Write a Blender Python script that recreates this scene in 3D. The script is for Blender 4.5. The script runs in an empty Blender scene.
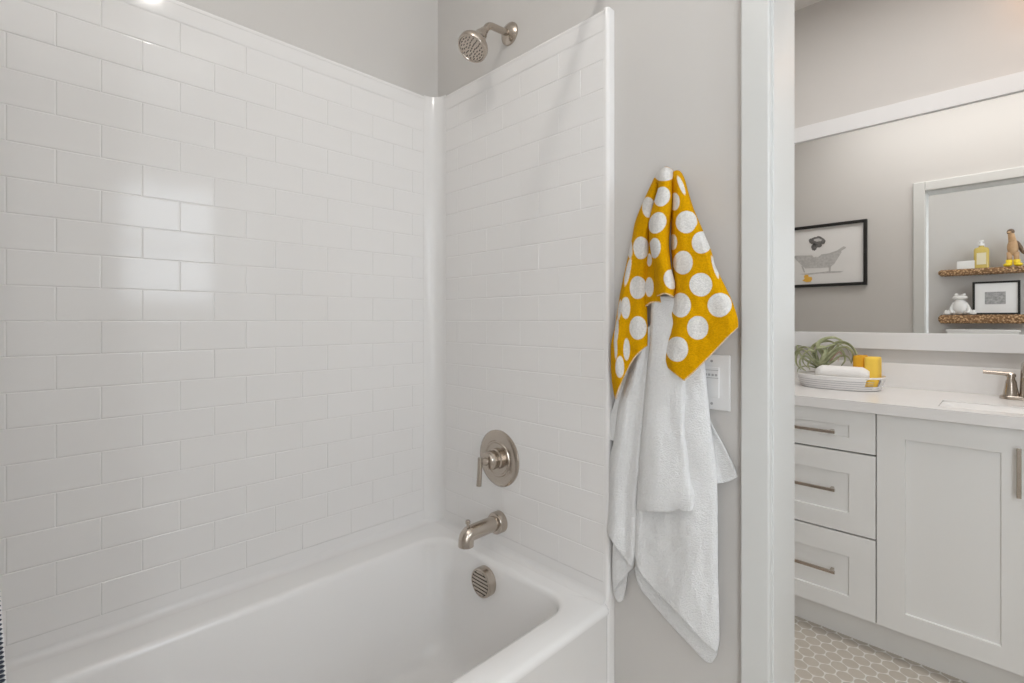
import bpy, bmesh, math, random
from mathutils import Vector, Matrix, noise
random.seed(7)
PI = math.pi
sc = bpy.context.scene
col = sc.collection

# ------------------------------------------------------------------ camera geometry
F = 485.5; HZ = 321.0; CH = 1.15           # focal length in px, horizon row, camera height
RX, RY = .7031, .7111                      # camera right vector (world x, y)
FX, FY = -.7111, .7031                     # camera forward vector
def at(px, py, y):
    """world (x, y, z) of a photo point lying on the plane y = const"""
    u = px - 512.0
    X = RX*u + FX*F; Y = RY*u + FY*F
    k = y / Y
    return Vector((X*k, y, CH + (HZ-py)*k))

# ------------------------------------------------------------------ helpers
def tag(o, label=None, cat=None, group=None, kind=None):
    if label: o['label'] = label
    if cat: o['category'] = cat
    if group: o['group'] = group
    if kind: o['kind'] = kind
    return o
def empty(name, loc=(0,0,0), label=None, cat=None, group=None, kind=None):
    o = bpy.data.objects.new(name, None); col.objects.link(o)
    o.location = loc; o.empty_display_size = .05
    return tag(o, label, cat, group, kind)
def link(name, bm, mat, parent=None, smooth=False, flip=True):
    if flip: bmesh.ops.recalc_face_normals(bm, faces=bm.faces)
    me = bpy.data.meshes.new(name); bm.to_mesh(me); bm.free()
    mats = mat if isinstance(mat, (list, tuple)) else [mat]
    for m in mats: me.materials.append(m)
    if smooth:
        for p in me.polygons: p.use_smooth = True
    o = bpy.data.objects.new(name, me); col.objects.link(o)
    if parent:
        o.parent = parent
        o.matrix_parent_inverse = Matrix.Translation(-Vector(parent_world(parent)))
    return o
def parent_world(p):
    v = Vector(p.location)
    return v
def rehome(o):
    """move mesh data so that the object's origin is its base centre (top-level single meshes)"""
    me = o.data
    xs = [v.co for v in me.vertices]
    c = Vector(((min(v.x for v in xs)+max(v.x for v in xs))/2, (min(v.y for v in xs)+max(v.y for v in xs))/2, min(v.z for v in xs)))
    me.transform(Matrix.Translation(-c)); o.location = c
    return o
def auto_smooth(o, ang=35):
    me = o.data
    bm = bmesh.new(); bm.from_mesh(me)
    for f in bm.faces: f.smooth = True
    a = math.radians(ang)
    for e in bm.edges:
        if len(e.link_faces) == 2 and e.calc_face_angle(0) > a: e.smooth = False
    bm.to_mesh(me); bm.free()
    return o
def bevel(o, w, seg=2):
    m = o.modifiers.new('bevel', 'BEVEL'); m.width = w; m.segments = seg; m.limit_method = 'ANGLE'; m.angle_limit = .6
    m.harden_normals = False
    for p in o.data.polygons: p.use_smooth = True
    w_ = o.modifiers.new('wn', 'WEIGHTED_NORMAL'); w_.keep_sharp = True
    return o
def add_box(bm, x0, x1, y0, y1, z0, z1, mi=0):
    v = [bm.verts.new(p) for p in ((x0,y0,z0),(x1,y0,z0),(x1,y1,z0),(x0,y1,z0),(x0,y0,z1),(x1,y0,z1),(x1,y1,z1),(x0,y1,z1))]
    for q in ((3,2,1,0),(4,5,6,7),(0,1,5,4),(1,2,6,5),(2,3,7,6),(3,0,4,7)):
        f = bm.faces.new([v[i] for i in q]); f.material_index = mi
def box(name, x0, x1, y0, y1, z0, z1, mat, parent=None, bev=0, seg=2):
    bm = bmesh.new(); add_box(bm, x0,x1,y0,y1,z0,z1)
    o = link(name, bm, mat, parent)
    if bev: bevel(o, bev, seg)
    return o
def frame_of(d):
    d = Vector(d).normalized()
    a = Vector((0,0,1)) if abs(d.z) < .9 else Vector((1,0,0))
    u = d.cross(a).normalized(); v = d.cross(u).normalized()
    return u, v, d
def add_lathe(bm, base, axis, prof, n=40, cap=True):
    """prof: list of (distance along axis, radius)"""
    u, v, d = frame_of(axis); base = Vector(base); rings = []
    for h, r in prof:
        c = base + d*h
        if r < 1e-6: rings.append([bm.verts.new(c)])
        else: rings.append([bm.verts.new(c + (u*math.cos(2*PI*i/n) + v*math.sin(2*PI*i/n))*r) for i in range(n)])
    for A, B in zip(rings, rings[1:]):
        for i in range(n):
            j = (i+1) % n
            if len(A) == 1 and len(B) == 1: continue
            if len(A) == 1: bm.faces.new((A[0], B[i], B[j]))
            elif len(B) == 1: bm.faces.new((A[i], A[j], B[0]))
            else: bm.faces.new((A[i], A[j], B[j], B[i]))
    if cap:
        for R_ in (rings[0], rings[-1]):
            if len(R_) > 2: bm.faces.new(R_)
def lathe(name, base, axis, prof, mat, parent=None, n=40, ang=35):
    bm = bmesh.new(); add_lathe(bm, base, axis, prof, n)
    return auto_smooth(link(name, bm, mat, parent), ang)
def catmull(pts, k=6):
    P = [Vector(p) for p in pts]; out = []
    for i in range(len(P)-1):
        p0 = P[max(i-1,0)]; p1 = P[i]; p2 = P[i+1]; p3 = P[min(i+2,len(P)-1)]
        for j in range(k):
            t = j/k
            out.append(.5*((2*p1) + (p2-p0)*t + (2*p0-5*p1+4*p2-p3)*t*t + (3*p1-p0-3*p2+p3)*t**3))
    out.append(P[-1]); return out
def add_tube(bm, pts, rad, n=16, cap=True, flat=1.0):
    pts = [Vector(p) for p in pts]; m = len(pts)
    rf = rad if callable(rad) else (lambda t: rad)
    tan = [(pts[min(i+1,m-1)]-pts[max(i-1,0)]).normalized() for i in range(m)]
    u, v, d = frame_of(tan[0]); rings = []
    for i in range(m):
        t = tan[i]; u = (u - t*u.dot(t)).normalized(); v = t.cross(u)
        r = rf(i/(m-1))
        rings.append([bm.verts.new(pts[i] + (u*math.cos(2*PI*k/n) + v*math.sin(2*PI*k/n)*flat)*r) for k in range(n)])
    for A, B in zip(rings, rings[1:]):
        for i in range(n): bm.faces.new((A[i], A[(i+1)%n], B[(i+1)%n], B[i]))
    if cap: bm.faces.new(rings[0]); bm.faces.new(rings[-1])
def tube(name, pts, rad, mat, parent=None, n=16, flat=1.0):
    bm = bmesh.new(); add_tube(bm, pts, rad, n, True, flat)
    return auto_smooth(link(name, bm, mat, parent), 50)
def add_prism(bm, poly, axis, a, b):
    """poly: 2D points, extruded along axis 'x','y' or 'z' from a to b"""
    def P(p, h):
        return {'z': (p[0],p[1],h), 'y': (p[0],h,p[1]), 'x': (h,p[0],p[1])}[axis]
    A = [bm.verts.new(P(p,a)) for p in poly]; B = [bm.verts.new(P(p,b)) for p in poly]
    bm.faces.new(A); bm.faces.new(B[::-1])
    for i in range(len(poly)):
        j = (i+1) % len(poly); bm.faces.new((A[i], A[j], B[j], B[i]))
def add_blob(bm, c, r, n=16, m=10, rot=None):
    c = Vector(c); rings = []
    M = rot or Matrix.Identity(3)
    for j in range(m+1):
        th = PI*j/m
        if j in (0, m): rings.append([bm.verts.new(c + M @ Vector((0,0,r[2]*math.cos(th))))]); continue
        rings.append([bm.verts.new(c + M @ Vector((r[0]*math.sin(th)*math.cos(2*PI*i/n), r[1]*math.sin(th)*math.sin(2*PI*i/n), r[2]*math.cos(th)))) for i in range(n)])
    for A, B in zip(rings, rings[1:]):
        for i in range(n):
            k = (i+1) % n
            if len(A) == 1: bm.faces.new((A[0], B[i], B[k]))
            elif len(B) == 1: bm.faces.new((A[i], A[k], B[0]))
            else: bm.faces.new((A[i], A[k], B[k], B[i]))

# ------------------------------------------------------------------ materials
def new_mat(name):
    m = bpy.data.materials.new(name); m.use_nodes = True
    return m, m.node_tree, m.node_tree.nodes['Principled BSDF']
def mat(name, c, rough=.5, metal=0, bump=None, spec=None, var=None, sheen=0, coat=0, aniso=0):
    m, nt, b = new_mat(name)
    b.inputs['Base Color'].default_value = (*c, 1); b.inputs['Roughness'].default_value = rough
    b.inputs['Metallic'].default_value = metal
    if spec is not None: b.inputs['Specular IOR Level'].default_value = spec
    if sheen: b.inputs['Sheen Weight'].default_value = sheen
    if coat: b.inputs['Coat Weight'].default_value = coat; b.inputs['Coat Roughness'].default_value = .05
    tc = nt.nodes.new('ShaderNodeTexCoord')
    if bump:
        scale, dist, st = bump
        n = nt.nodes.new('ShaderNodeTexNoise'); n.inputs['Scale'].default_value = scale; n.inputs['Detail'].default_value = 3
        bp = nt.nodes.new('ShaderNodeBump'); bp.inputs['Distance'].default_value = dist; bp.inputs['Strength'].default_value = st
        nt.links.new(tc.outputs['Object'], n.inputs['Vector']); nt.links.new(n.outputs['Fac'], bp.inputs['Height'])
        nt.links.new(bp.outputs['Normal'], b.inputs['Normal'])
    if var:
        scale, c2 = var
        n = nt.nodes.new('ShaderNodeTexNoise'); n.inputs['Scale'].default_value = scale; n.inputs['Detail'].default_value = 4
        mx = nt.nodes.new('ShaderNodeMix'); mx.data_type = 'RGBA'
        mx.inputs[6].default_value = (*c, 1); mx.inputs[7].default_value = (*c2, 1)
        nt.links.new(tc.outputs['Object'], n.inputs['Vector']); nt.links.new(n.outputs['Fac'], mx.inputs[0])
        nt.links.new(mx.outputs[2], b.inputs['Base Color'])
    return m
def emit(name, c, s):
    m, nt, b = new_mat(name)
    b.inputs['Base Color'].default_value = (*c, 1)
    b.inputs['Emission Color'].default_value = (*c, 1); b.inputs['Emission Strength'].default_value = s
    return m
M = {}
M['paint'] = mat('warm_grey_wall_paint', (.60,.582,.562), .6, bump=(260,.0006,.25))
M['ceiling'] = mat('white_ceiling_paint', (.78,.77,.755), .7, bump=(200,.0006,.2))
M['trim'] = mat('white_semi_gloss_trim', (.73,.73,.73), .35)
M['door_trim'] = mat('white_door_trim', (.64,.645,.63), .4)
M['cabinet'] = mat('pale_grey_cabinet_paint', (.80,.80,.785), .4)
M['cabinet_dark'] = mat('cabinet_box_shadow_gap', (.16,.155,.15), .7)
M['toekick'] = mat('toe_kick_paint', (.78,.77,.745), .5)
M['acrylic'] = mat('white_gloss_acrylic', (.79,.777,.765), .10, spec=.32, bump=(7,.0012,.08), coat=0)
M['tub'] = mat('white_tub_acrylic', (.85,.84,.83), .16, bump=(7,.002,.08))
M['nickel'] = mat('brushed_nickel', (.52,.46,.40), .22, 1, bump=(300,.0002,.2))
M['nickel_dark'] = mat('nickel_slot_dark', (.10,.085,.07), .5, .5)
M['chrome_pin'] = mat('grey_nozzle_rubber', (.13,.11,.095), .5)
M['quartz'] = mat('white_quartz', (.80,.79,.78), .25, var=(60,(.775,.765,.755)))
M['sink'] = mat('white_sink_porcelain', (.76,.755,.745), .45, spec=.3)
M['mirror'] = mat('mirror_glass', (.93,.94,.935), 0.0, 1)
M['black'] = mat('black_frame_paint', (.012,.011,.010), .4)
M['paper'] = mat('white_art_paper', (.80,.79,.78), .8)
M['ink_light'] = mat('light_graphite_ink', (.72,.71,.70), .9, var=(70,(.36,.355,.35)))
M['ink_line'] = mat('graphite_line', (.42,.41,.40), .9, var=(90,(.60,.59,.58)))
M['ink_dark'] = mat('dark_graphite_ink', (.012,.012,.012), .9, var=(110,(.30,.29,.28)))
M['sketch'] = mat('pencil_sketch_ink', (.60,.59,.58), .9, var=(60,(.10,.10,.10)))
M['duck'] = mat('yellow_orange_ink', (.82,.42,.05), .8, var=(80,(.85,.55,.12)))
M['plastic'] = mat('white_plastic', (.80,.80,.80), .35)
M['grey_plastic'] = mat('grey_button_plastic', (.42,.42,.42), .5)
M['wicker'] = mat('woven_seagrass', (.16,.085,.035), .85, bump=(70,.012,1), var=(75,(.80,.56,.34)))
m, nt, b = new_mat('braided_seagrass'); tc = nt.nodes.new('ShaderNodeTexCoord')
vo = nt.nodes.new('ShaderNodeTexVoronoi'); vo.inputs['Scale'].default_value = 70
rp = nt.nodes.new('ShaderNodeValToRGB'); rp.color_ramp.elements[0].position = .12; rp.color_ramp.elements[0].color = (.72,.47,.26,1); rp.color_ramp.elements[1].position = .62; rp.color_ramp.elements[1].color = (.22,.115,.05,1)
bp = nt.nodes.new('ShaderNodeBump'); bp.inputs['Distance'].default_value = .008; bp.invert = True
nt.links.new(tc.outputs['Object'], vo.inputs['Vector']); nt.links.new(vo.outputs['Distance'], rp.inputs['Fac']); nt.links.new(rp.outputs['Color'], b.inputs['Base Color'])
nt.links.new(vo.outputs['Distance'], bp.inputs['Height']); nt.links.new(bp.outputs['Normal'], b.inputs['Normal']); b.inputs['Roughness'].default_value = .85
M['wicker'] = m
M['ceramic'] = mat('white_ceramic', (.80,.79,.77), .35)
M['leaf'] = mat('sage_green_leaf', (.14,.17,.06), .6, var=(50,(.56,.57,.38)))
M['leaf_pink'] = mat('dusty_pink_leaf', (.55,.38,.30), .6)
M['terry_white'] = mat('white_terry_cloth', (.87,.872,.87), .95, bump=(330,.005,.8), spec=.1, var=(210,(.76,.765,.765)))
M['sponge'] = mat('yellow_cloth', (.93,.62,.09), .9, bump=(300,.003,.7))
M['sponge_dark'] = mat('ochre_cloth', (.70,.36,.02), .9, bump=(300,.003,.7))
M['tray'] = mat('white_tray_lacquer', (.80,.79,.78), .5)
M['tray_line'] = mat('tray_grey_stripe', (.50,.49,.50), .6)
M['wood'] = mat('light_carved_wood', (.40,.22,.10), .6, var=(30,(.66,.45,.26)))
M['wood_dark'] = mat('brown_carved_wood', (.16,.10,.06), .6)
M['boots'] = mat('yellow_glaze', (.90,.66,.03), .3)
M['pump'] = mat('white_pump_plastic', (.85,.85,.85), .3)
M['label'] = mat('pale_bottle_label', (.75,.68,.48), .6)
M['curtain'] = mat('white_curtain_cloth', (.76,.76,.76), .9, bump=(300,.002,.5))
M['curtain_dark'] = mat('slate_blue_stitching', (.035,.045,.065), .9)
# honey soap
m, nt, b = new_mat('honey_liquid'); b.inputs['Base Color'].default_value = (.78,.60,.16,1); b.inputs['Roughness'].default_value = .12
b.inputs['Transmission Weight'].default_value = .25; M['soap'] = m
# yellow spotted terry: the spots come from a per-vertex signed distance
m, nt, b = new_mat('spotted_terry_cloth')
a = nt.nodes.new('ShaderNodeAttribute'); a.attribute_name = 'spot'
tc = nt.nodes.new('ShaderNodeTexCoord')
n = nt.nodes.new('ShaderNodeTexNoise'); n.inputs['Scale'].default_value = 350; n.inputs['Detail'].default_value = 2
add = nt.nodes.new('ShaderNodeMath'); add.operation = 'MULTIPLY_ADD'; add.inputs[1].default_value = .10
r = nt.nodes.new('ShaderNodeValToRGB'); e = r.color_ramp.elements
YEL = (.70,.355,.001,1); WHT = (.78,.765,.74,1)
e[0].position = .47; e[0].color = WHT; e[1].position = .57; e[1].color = YEL
x1 = r.color_ramp.elements.new(.52); x1.color = (.86,.66,.42,1)
nt.links.new(tc.outputs['Object'], n.inputs['Vector'])
nt.links.new(n.outputs['Fac'], add.inputs[0]); nt.links.new(a.outputs['Fac'], add.inputs[2])
nt.links.new(add.outputs[0], r.inputs['Fac'])
n2 = nt.nodes.new('ShaderNodeTexNoise'); n2.inputs['Scale'].default_value = 420; n2.inputs['Detail'].default_value = 3
bp = nt.nodes.new('ShaderNodeBump'); bp.inputs['Distance'].default_value = .003; bp.inputs['Strength'].default_value = .8
nt.links.new(tc.outputs['Object'], n2.inputs['Vector']); nt.links.new(n2.outputs['Fac'], bp.inputs['Height'])
mx = nt.nodes.new('ShaderNodeMix'); mx.data_type = 'RGBA'; mx.blend_type = 'MULTIPLY'; mx.inputs[0].default_value = .30
nt.links.new(r.outputs['Color'], mx.inputs[6]); n3 = nt.nodes.new('ShaderNodeTexNoise'); n3.inputs['Scale'].default_value = 230; n3.inputs['Detail'].default_value = 3; nt.links.new(tc.outputs['Object'], n3.inputs['Vector'])
r3 = nt.nodes.new('ShaderNodeValToRGB'); r3.color_ramp.elements[0].position = .36; r3.color_ramp.elements[0].color = (.55,.55,.55,1); r3.color_ramp.elements[1].position = .62
nt.links.new(n3.outputs['Fac'], r3.inputs['Fac']); nt.links.new(r3.outputs['Color'], mx.inputs[7])
nt.links.new(mx.outputs[2], b.inputs['Base Color'])
nt.links.new(bp.outputs['Normal'], b.inputs['Normal']); b.inputs['Roughness'].default_value = .95
b.inputs['Specular IOR Level'].default_value = .08
M['spotted'] = m
M['hem'] = mat('cream_hem', (.84,.68,.50), .95, bump=(400,.002,.6))
# small rounded hexagon floor tile
m, nt, b = new_mat('hexagon_floor_tile')
def math_node(op, a_, b_=None, c_=None):
    n_ = nt.nodes.new('ShaderNodeMath'); n_.operation = op
    for i, v in enumerate((a_, b_, c_)):
        if v is None: continue
        if isinstance(v, (int, float)): n_.inputs[i].default_value = v
        else: nt.links.new(v, n_.inputs[i])
    return n_.outputs[0]
tc = nt.nodes.new('ShaderNodeTexCoord'); sp = nt.nodes.new('ShaderNodeSeparateXYZ')
nt.links.new(tc.outputs['Object'], sp.inputs[0])
S = .0480                                                   # tile pitch
u = math_node('DIVIDE', sp.outputs[0], S); v = math_node('DIVIDE', sp.outputs[1], S*math.sqrt(3))
def cell(du, dv):
    a_ = math_node('SUBTRACT', math_node('FRACT', math_node('ADD', math_node('ADD', u, 100.0), du)), .5)
    c_ = math_node('MULTIPLY', math_node('SUBTRACT', math_node('FRACT', math_node('ADD', math_node('ADD', v, 100.0), dv)), .5), math.sqrt(3))
    ax = math_node('ABSOLUTE', a_); ay = math_node('ABSOLUTE', c_)
    hexd = math_node('MAXIMUM', ax, math_node('ADD', math_node('MULTIPLY', ax, .5), math_node('MULTIPLY', ay, math.sqrt(3)/2)))
    circ = math_node('SQRT', math_node('ADD', math_node('MULTIPLY', a_, a_), math_node('MULTIPLY', c_, c_)))
    return math_node('ADD', math_node('MULTIPLY', hexd, .28), math_node('MULTIPLY', circ, .70))
d = math_node('MINIMUM', cell(0,0), cell(.5,.5))
r = nt.nodes.new('ShaderNodeValToRGB'); e = r.color_ramp.elements
e[0].position = .447; e[0].color = (0,0,0,1); e[1].position = .480; e[1].color = (1,1,1,1)
nt.links.new(d, r.inputs['Fac'])
n = nt.nodes.new('ShaderNodeTexNoise'); n.inputs['Scale'].default_value = 14; nt.links.new(tc.outputs['Object'], n.inputs['Vector'])
m1 = nt.nodes.new('ShaderNodeMix'); m1.data_type = 'RGBA'; m1.inputs[6].default_value = (.50,.45,.385,1); m1.inputs[7].default_value = (.60,.55,.485,1)
nt.links.new(n.outputs['Fac'], m1.inputs[0])
m2 = nt.nodes.new('ShaderNodeMix'); m2.data_type = 'RGBA'; m2.inputs[7].default_value = (.82,.80,.76,1)
nt.links.new(r.outputs['Color'], m2.inputs[0]); nt.links.new(m1.outputs[2], m2.inputs[6]); nt.links.new(m2.outputs[2], b.inputs['Base Color'])
inv = math_node('SUBTRACT', 1.0, r.outputs['Color'])
bp = nt.nodes.new('ShaderNodeBump'); bp.inputs['Distance'].default_value = .0015; bp.inputs['Strength'].default_value = .7
nt.links.new(inv, bp.inputs['Height']); nt.links.new(bp.outputs['Normal'], b.inputs['Normal']); b.inputs['Roughness'].default_value = .35
M['hex'] = m

# ------------------------------------------------------------------ room shell
XW = -1.514; YP = 1.10; YP2 = 1.237; YF = 2.60; YN = -.46; XR = 1.25; ZC = 2.634; XVL = -1.514; XVR = 2.1
def struct(o): o['kind'] = 'structure'; return o
struct(box('floor', XW-.1, XVR+.1, YN-.1, YF+.1, -.06, 0, M['hex']))
struct(box('ceiling', XW-.1, XVR+.1, YN-.1, YF+.1, ZC, ZC+.06, M['ceiling']))
struct(box('wall_left', XW-.1, XW, YN-.1, YF+.1, 0, ZC, M['paint']))
struct(box('wall_far', XW, XVR+.1, YF, YF+.1, 0, ZC, M['paint']))
NWX = .80; NX0, NX1, NZ0, NZ1 = .50, 1.10, .45, 2.15  # wall opening made for the added fill window
bm = bmesh.new()
add_box(bm, XW, NX0, YN-.1, YN, 0, ZC); add_box(bm, NX1, XVR+.1, YN-.1, YN, 0, ZC)
add_box(bm, NX0, NX1, YN-.1, YN, 0, NZ0); add_box(bm, NX0, NX1, YN-.1, YN, NZ1, ZC)
struct(link('wall_near', bm, M['paint']))
JX = -.335; JX2 = .42; DH = 1.95          # doorway: left jamb face, right jamb face, head height
bm = bmesh.new()
add_box(bm, XW, JX-.018, YP, YP2, 0, ZC); add_box(bm, JX2+.018, XVR, YP, YP2, 0, ZC)
add_box(bm, JX-.018, JX2+.018, YP, YP2, DH+.018, ZC)
struct(link('wall_middle', bm, M['paint']))
# right wall of the bath with its window opening, right wall of the vanity room likewise
def wall_with_hole(name, x0, x1, ya, yb, y0, y1, z0, z1):
    bm = bmesh.new()
    add_box(bm, x0, x1, ya, y0, 0, ZC); add_box(bm, x0, x1, y1, yb, 0, ZC)
    add_box(bm, x0, x1, y0, y1, 0, z0); add_box(bm, x0, x1, y0, y1, z1, ZC)
    return struct(link(name, bm, M['paint']))
WY0, WY1, WZ0, WZ1 = .40, 1.02, 1.25, 2.15
wall_with_hole('wall_right', XR, XR+.1, YN, YP, WY0, WY1, WZ0, WZ1)
struct(box('wall_right_vanity', XVR, XVR+.1, YP2, YF, 0, ZC, M['paint']))
M['daylight'] = emit('frosted_daylight_pane', (.86,.93,1.0), 1.7)
def window(name, x, y0, y1, z0, z1, s):
    w = empty(name, (x, (y0+y1)/2, z0), kind='structure')
    bm = bmesh.new()
    for a_, b_, c_, d_ in ((y0-.07,y0,z0-.07,z1+.07),(y1,y1+.07,z0-.07,z1+.07),(y0,y1,z1,z1+.07),(y0,y1,z0-.07,z0)):
        add_box(bm, x-.02, x, a_, b_, c_, d_)
    link('window_casing', bm, M['trim'], w)
    zm = (z0+z1)/2
    bm = bmesh.new()
    for a_, b_, c_, d_ in ((y0,y0+.035,z0,z1),(y1-.035,y1,z0,z1),(y0,y1,z1-.035,z1),(y0,y1,z0,z0+.035),(y0,y1,zm-.02,zm+.02)):
        add_box(bm, x+.03, x+.06, a_, b_, c_, d_)
    link('window_sash', bm, M['trim'], w)
    box('window_pane', x+.062, x+.068, y0, y1, z0, z1, s, w)
    return w
window('window_1', XR, WY0, WY1, WZ0, WZ1, M['daylight'])
w3 = empty('added_fill_window', (NWX, YN, NZ0), kind='structure')  # invented window behind the camera, added for frontal fill light
bm = bmesh.new()
for a_, b_, c_, d_ in ((NX0-.06,NX0,NZ0-.06,NZ1+.06),(NX1,NX1+.06,NZ0-.06,NZ1+.06),(NX0,NX1,NZ1,NZ1+.06),(NX0,NX1,NZ0-.06,NZ0)):
    add_box(bm, a_, b_, YN, YN+.018, c_, d_)
link('window_casing', bm, M['trim'], w3)
box('window_pane', NX0, NX1, YN-.075, YN-.068, NZ0, NZ1, M['daylight'], w3)  # glowing pane of the added window, part of the fill
# doorway trim
d1 = empty('door_1', ((JX+JX2)/2, (YP+YP2)/2, 0), kind='structure')
bm = bmesh.new()
add_box(bm, JX-.018, JX, YP-.004, YP2+.004, 0, DH+.018)
add_box(bm, JX2, JX2+.018, YP-.004, YP2+.004, 0, DH+.018)
add_box(bm, JX, JX2, YP-.004, YP2+.004, DH, DH+.018)
bevel(link('door_jamb', bm, M['door_trim'], d1), .002)
for (a_, b_) in ((YP-.020, YP), (YP2, YP2+.018)):
    bm = bmesh.new(); W = .057
    add_box(bm, JX-.004-W, JX-.004, a_, b_, 0, DH+.004+W)
    add_box(bm, JX2+.004, JX2+.004+W, a_, b_, 0, DH+.004+W)
    add_box(bm, JX-.004, JX2+.004, a_, b_, DH+.004, DH+.004+W)
    bevel(link('door_casing', bm, M['door_trim'], d1), .004)
# baseboards
def base(name, *b_): return struct(bevel(box(name, *b_, M['trim']), .003))
base('baseboard_middle', -.70, JX-.064, YP-.014, YP, 0, .09)
base('baseboard_near', -.70, XR, YN, YN+.014, 0, .09)
base('baseboard_right', XR-.014, XR, YN+.014, YP, 0, .09)
base('baseboard_vanity_left', XVL, JX-.064, YP2, YP2+.014, 0, .09)

# ------------------------------------------------------------------ shower surround (moulded tile panels)
XB = -1.484; YE = 1.07; XE = -.725; RIM = .413; ZT = 1.973
TW, TH, G, DP = .1545, .0765, .0017, .0010
root = empty('shower_surround', ((XB+XE)/2, YE, RIM), 'glossy white moulded surround patterned as subway tile around the bathtub', 'shower wall')
def tile_panel(mapf, u0, u1, w0, w1, joint0, flipn):
    """raised tiles on a plane; mapf(u, w, depth) -> 3D; joint0: u of a joint in even rows"""
    bm = bmesh.new()
    k0 = math.floor((w0-CH)/TH); k1 = math.ceil((w1-CH)/TH)
    # backing
    q = [bm.verts.new(mapf(a_, b_, 0)) for a_, b_ in ((u0,w0),(u1,w0),(u1,w1),(u0,w1))]
    bm.faces.new(q)
    for k in range(k0, k1):
        wa = max(w0, CH+k*TH); wb = min(w1, CH+(k+1)*TH)
        if wb-wa < .07:
            f_ = [bm.verts.new(mapf(a_, b_, DP)) for a_, b_ in ((u0,wa+G),(u1,wa+G),(u1,wb),(u0,wb))]; bm.faces.new(f_); continue
        off = joint0 + (0 if k % 2 == 0 else TW/2)
        j0 = math.floor((u0-off)/TW); j1 = math.ceil((u1-off)/TW)
        for j in range(j0, j1):
            ua = max(u0, off+j*TW); ub = min(u1, off+(j+1)*TW)
            if ub-ua < .012: continue
            tl = random.uniform(-1,1)*.00012; tl2 = random.uniform(-1,1)*.00010
            rings = []
            for ins, dep in ((G*.3, 0), (G*.7, DP*.55), (G*1.2, DP*.9), (G*2.0, DP)):
                pts = ((ua+ins,wa+ins),(ub-ins,wa+ins),(ub-ins,wb-ins),(ua+ins,wb-ins))
                rings.append([bm.verts.new(mapf(a_, b_, dep + (0 if dep == 0 else (tl*(1 if a_ > (ua+ub)/2 else -1) + tl2*(1 if b_ > (wa+wb)/2 else -1))))) for a_, b_ in pts])
            for A, B in zip(rings, rings[1:]):
                for i in range(4):
                    f = bm.faces.new((A[i], A[(i+1)%4], B[(i+1)%4], B[i]))
            bm.faces.new(rings[-1])
    return bm
CV = .052                                                  # cove radius of the inner corner
b1 = tile_panel(lambda u_, w_, d_: (XB+d_, u_, w_), YN+.02, YE-CV-.004, RIM+.018, ZT-.0145, .0377, False)
add_box(b1, XW+.001, XB-.0002, YN+.001, YE-.001, RIM+.001, ZT-.013)
o = link('long_panel', b1, M['acrylic'], root)
b2 = tile_panel(lambda u_, w_, d_: (u_, YE-d_, w_), XB+CV+.004, XE-.012, RIM+.018, ZT-.0145, -.813, True)
add_box(b2, XB, XE-.012, YE+.0002, YP-.001, RIM+.001, ZT-.013)
o = link('end_panel', b2, M['acrylic'], root)
# rounded inner corner post, capped at the top
bm = bmesh.new(); arc = [(XB-.001, YE+.001), (XB-.001, YE-CV-.0045), (XB+DP, YE-CV-.0045)]
for i in range(21):
    a_ = PI - (PI/2)*i/20
    arc.append((XB+DP+CV+CV*math.cos(a_), YE-DP-CV+CV*math.sin(a_)))
arc += [(XB+CV+.0045, YE-DP), (XB+CV+.0045, YE+.001)]
add_prism(bm, arc, 'z', RIM+.001, ZT)
auto_smooth(link('corner_cove', bm, M['acrylic'], root), 40)
# bullnose at the open edge of the end panel, running down to the floor beside the apron
bm = bmesh.new(); rr = .010
poly = [(XE-.0125, YP-.001), (XE-.0125, YE-DP)]
for i in range(9):
    a_ = PI/2*(1 - i/8)
    poly.append((XE-rr+rr*math.cos(a_), YE+rr-DP-rr*math.sin(a_)))
poly.append((XE, YP-.001))
add_prism(bm, poly, 'z', 0.0, ZT)
auto_smooth(link('edge_trim', bm, M['acrylic'], root), 40)
# rounded top edges
bm = bmesh.new()
def half_round(n=8, r_=.0085): return [(r_*math.cos(PI*i/n), r_*math.sin(PI*i/n)) for i in range(n+1)]
t = .0152
pr = [(XW, ZT-.001)] + [(XB-.0085+.0095*math.cos(a_), ZT-.0085+.0085*math.sin(a_)) for a_ in [PI/2*(1-i/6) for i in range(7)]] + [(XB+DP, ZT-.014), (XW, ZT-.014)]
add_prism(bm, pr, 'y', YN, YE-CV)
pr = [(YP, ZT-.001)] + [(YE+.0085-.0095*math.cos(a_), ZT-.0085+.0085*math.sin(a_)) for a_ in [PI/2*(1-i/6) for i in range(7)]] + [(YE-DP, ZT-.014), (YP, ZT-.014)]
add_prism(bm, pr, 'x', XB+CV, XE-.010)
auto_smooth(link('top_edge', bm, M['acrylic'], root), 40)
# small cove where panels meet the tub deck
bm = bmesh.new(); cr = .020
def cove(sx): return [(0,0)] + [(sx*(cr - cr*math.cos(a_)), cr - cr*math.sin(a_)) for a_ in [PI/2*i/6 for i in range(7)]][::-1]
prc = [(XB, RIM-.002)] + [(XB+cr-cr*math.sin(a_), RIM+cr-cr*math.cos(a_)) for a_ in [PI/2*i/7 for i in range(8)]]
add_prism(bm, prc, 'y', YN, YE)
prc = [(YE, RIM-.002)] + [(YE-cr+cr*math.sin(a_), RIM+cr-cr*math.cos(a_)) for a_ in [PI/2*i/7 for i in range(8)]]
add_prism(bm, prc, 'x', XB, XE-.006)
auto_smooth(link('deck_cove', bm, M['acrylic'], root), 50)

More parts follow.
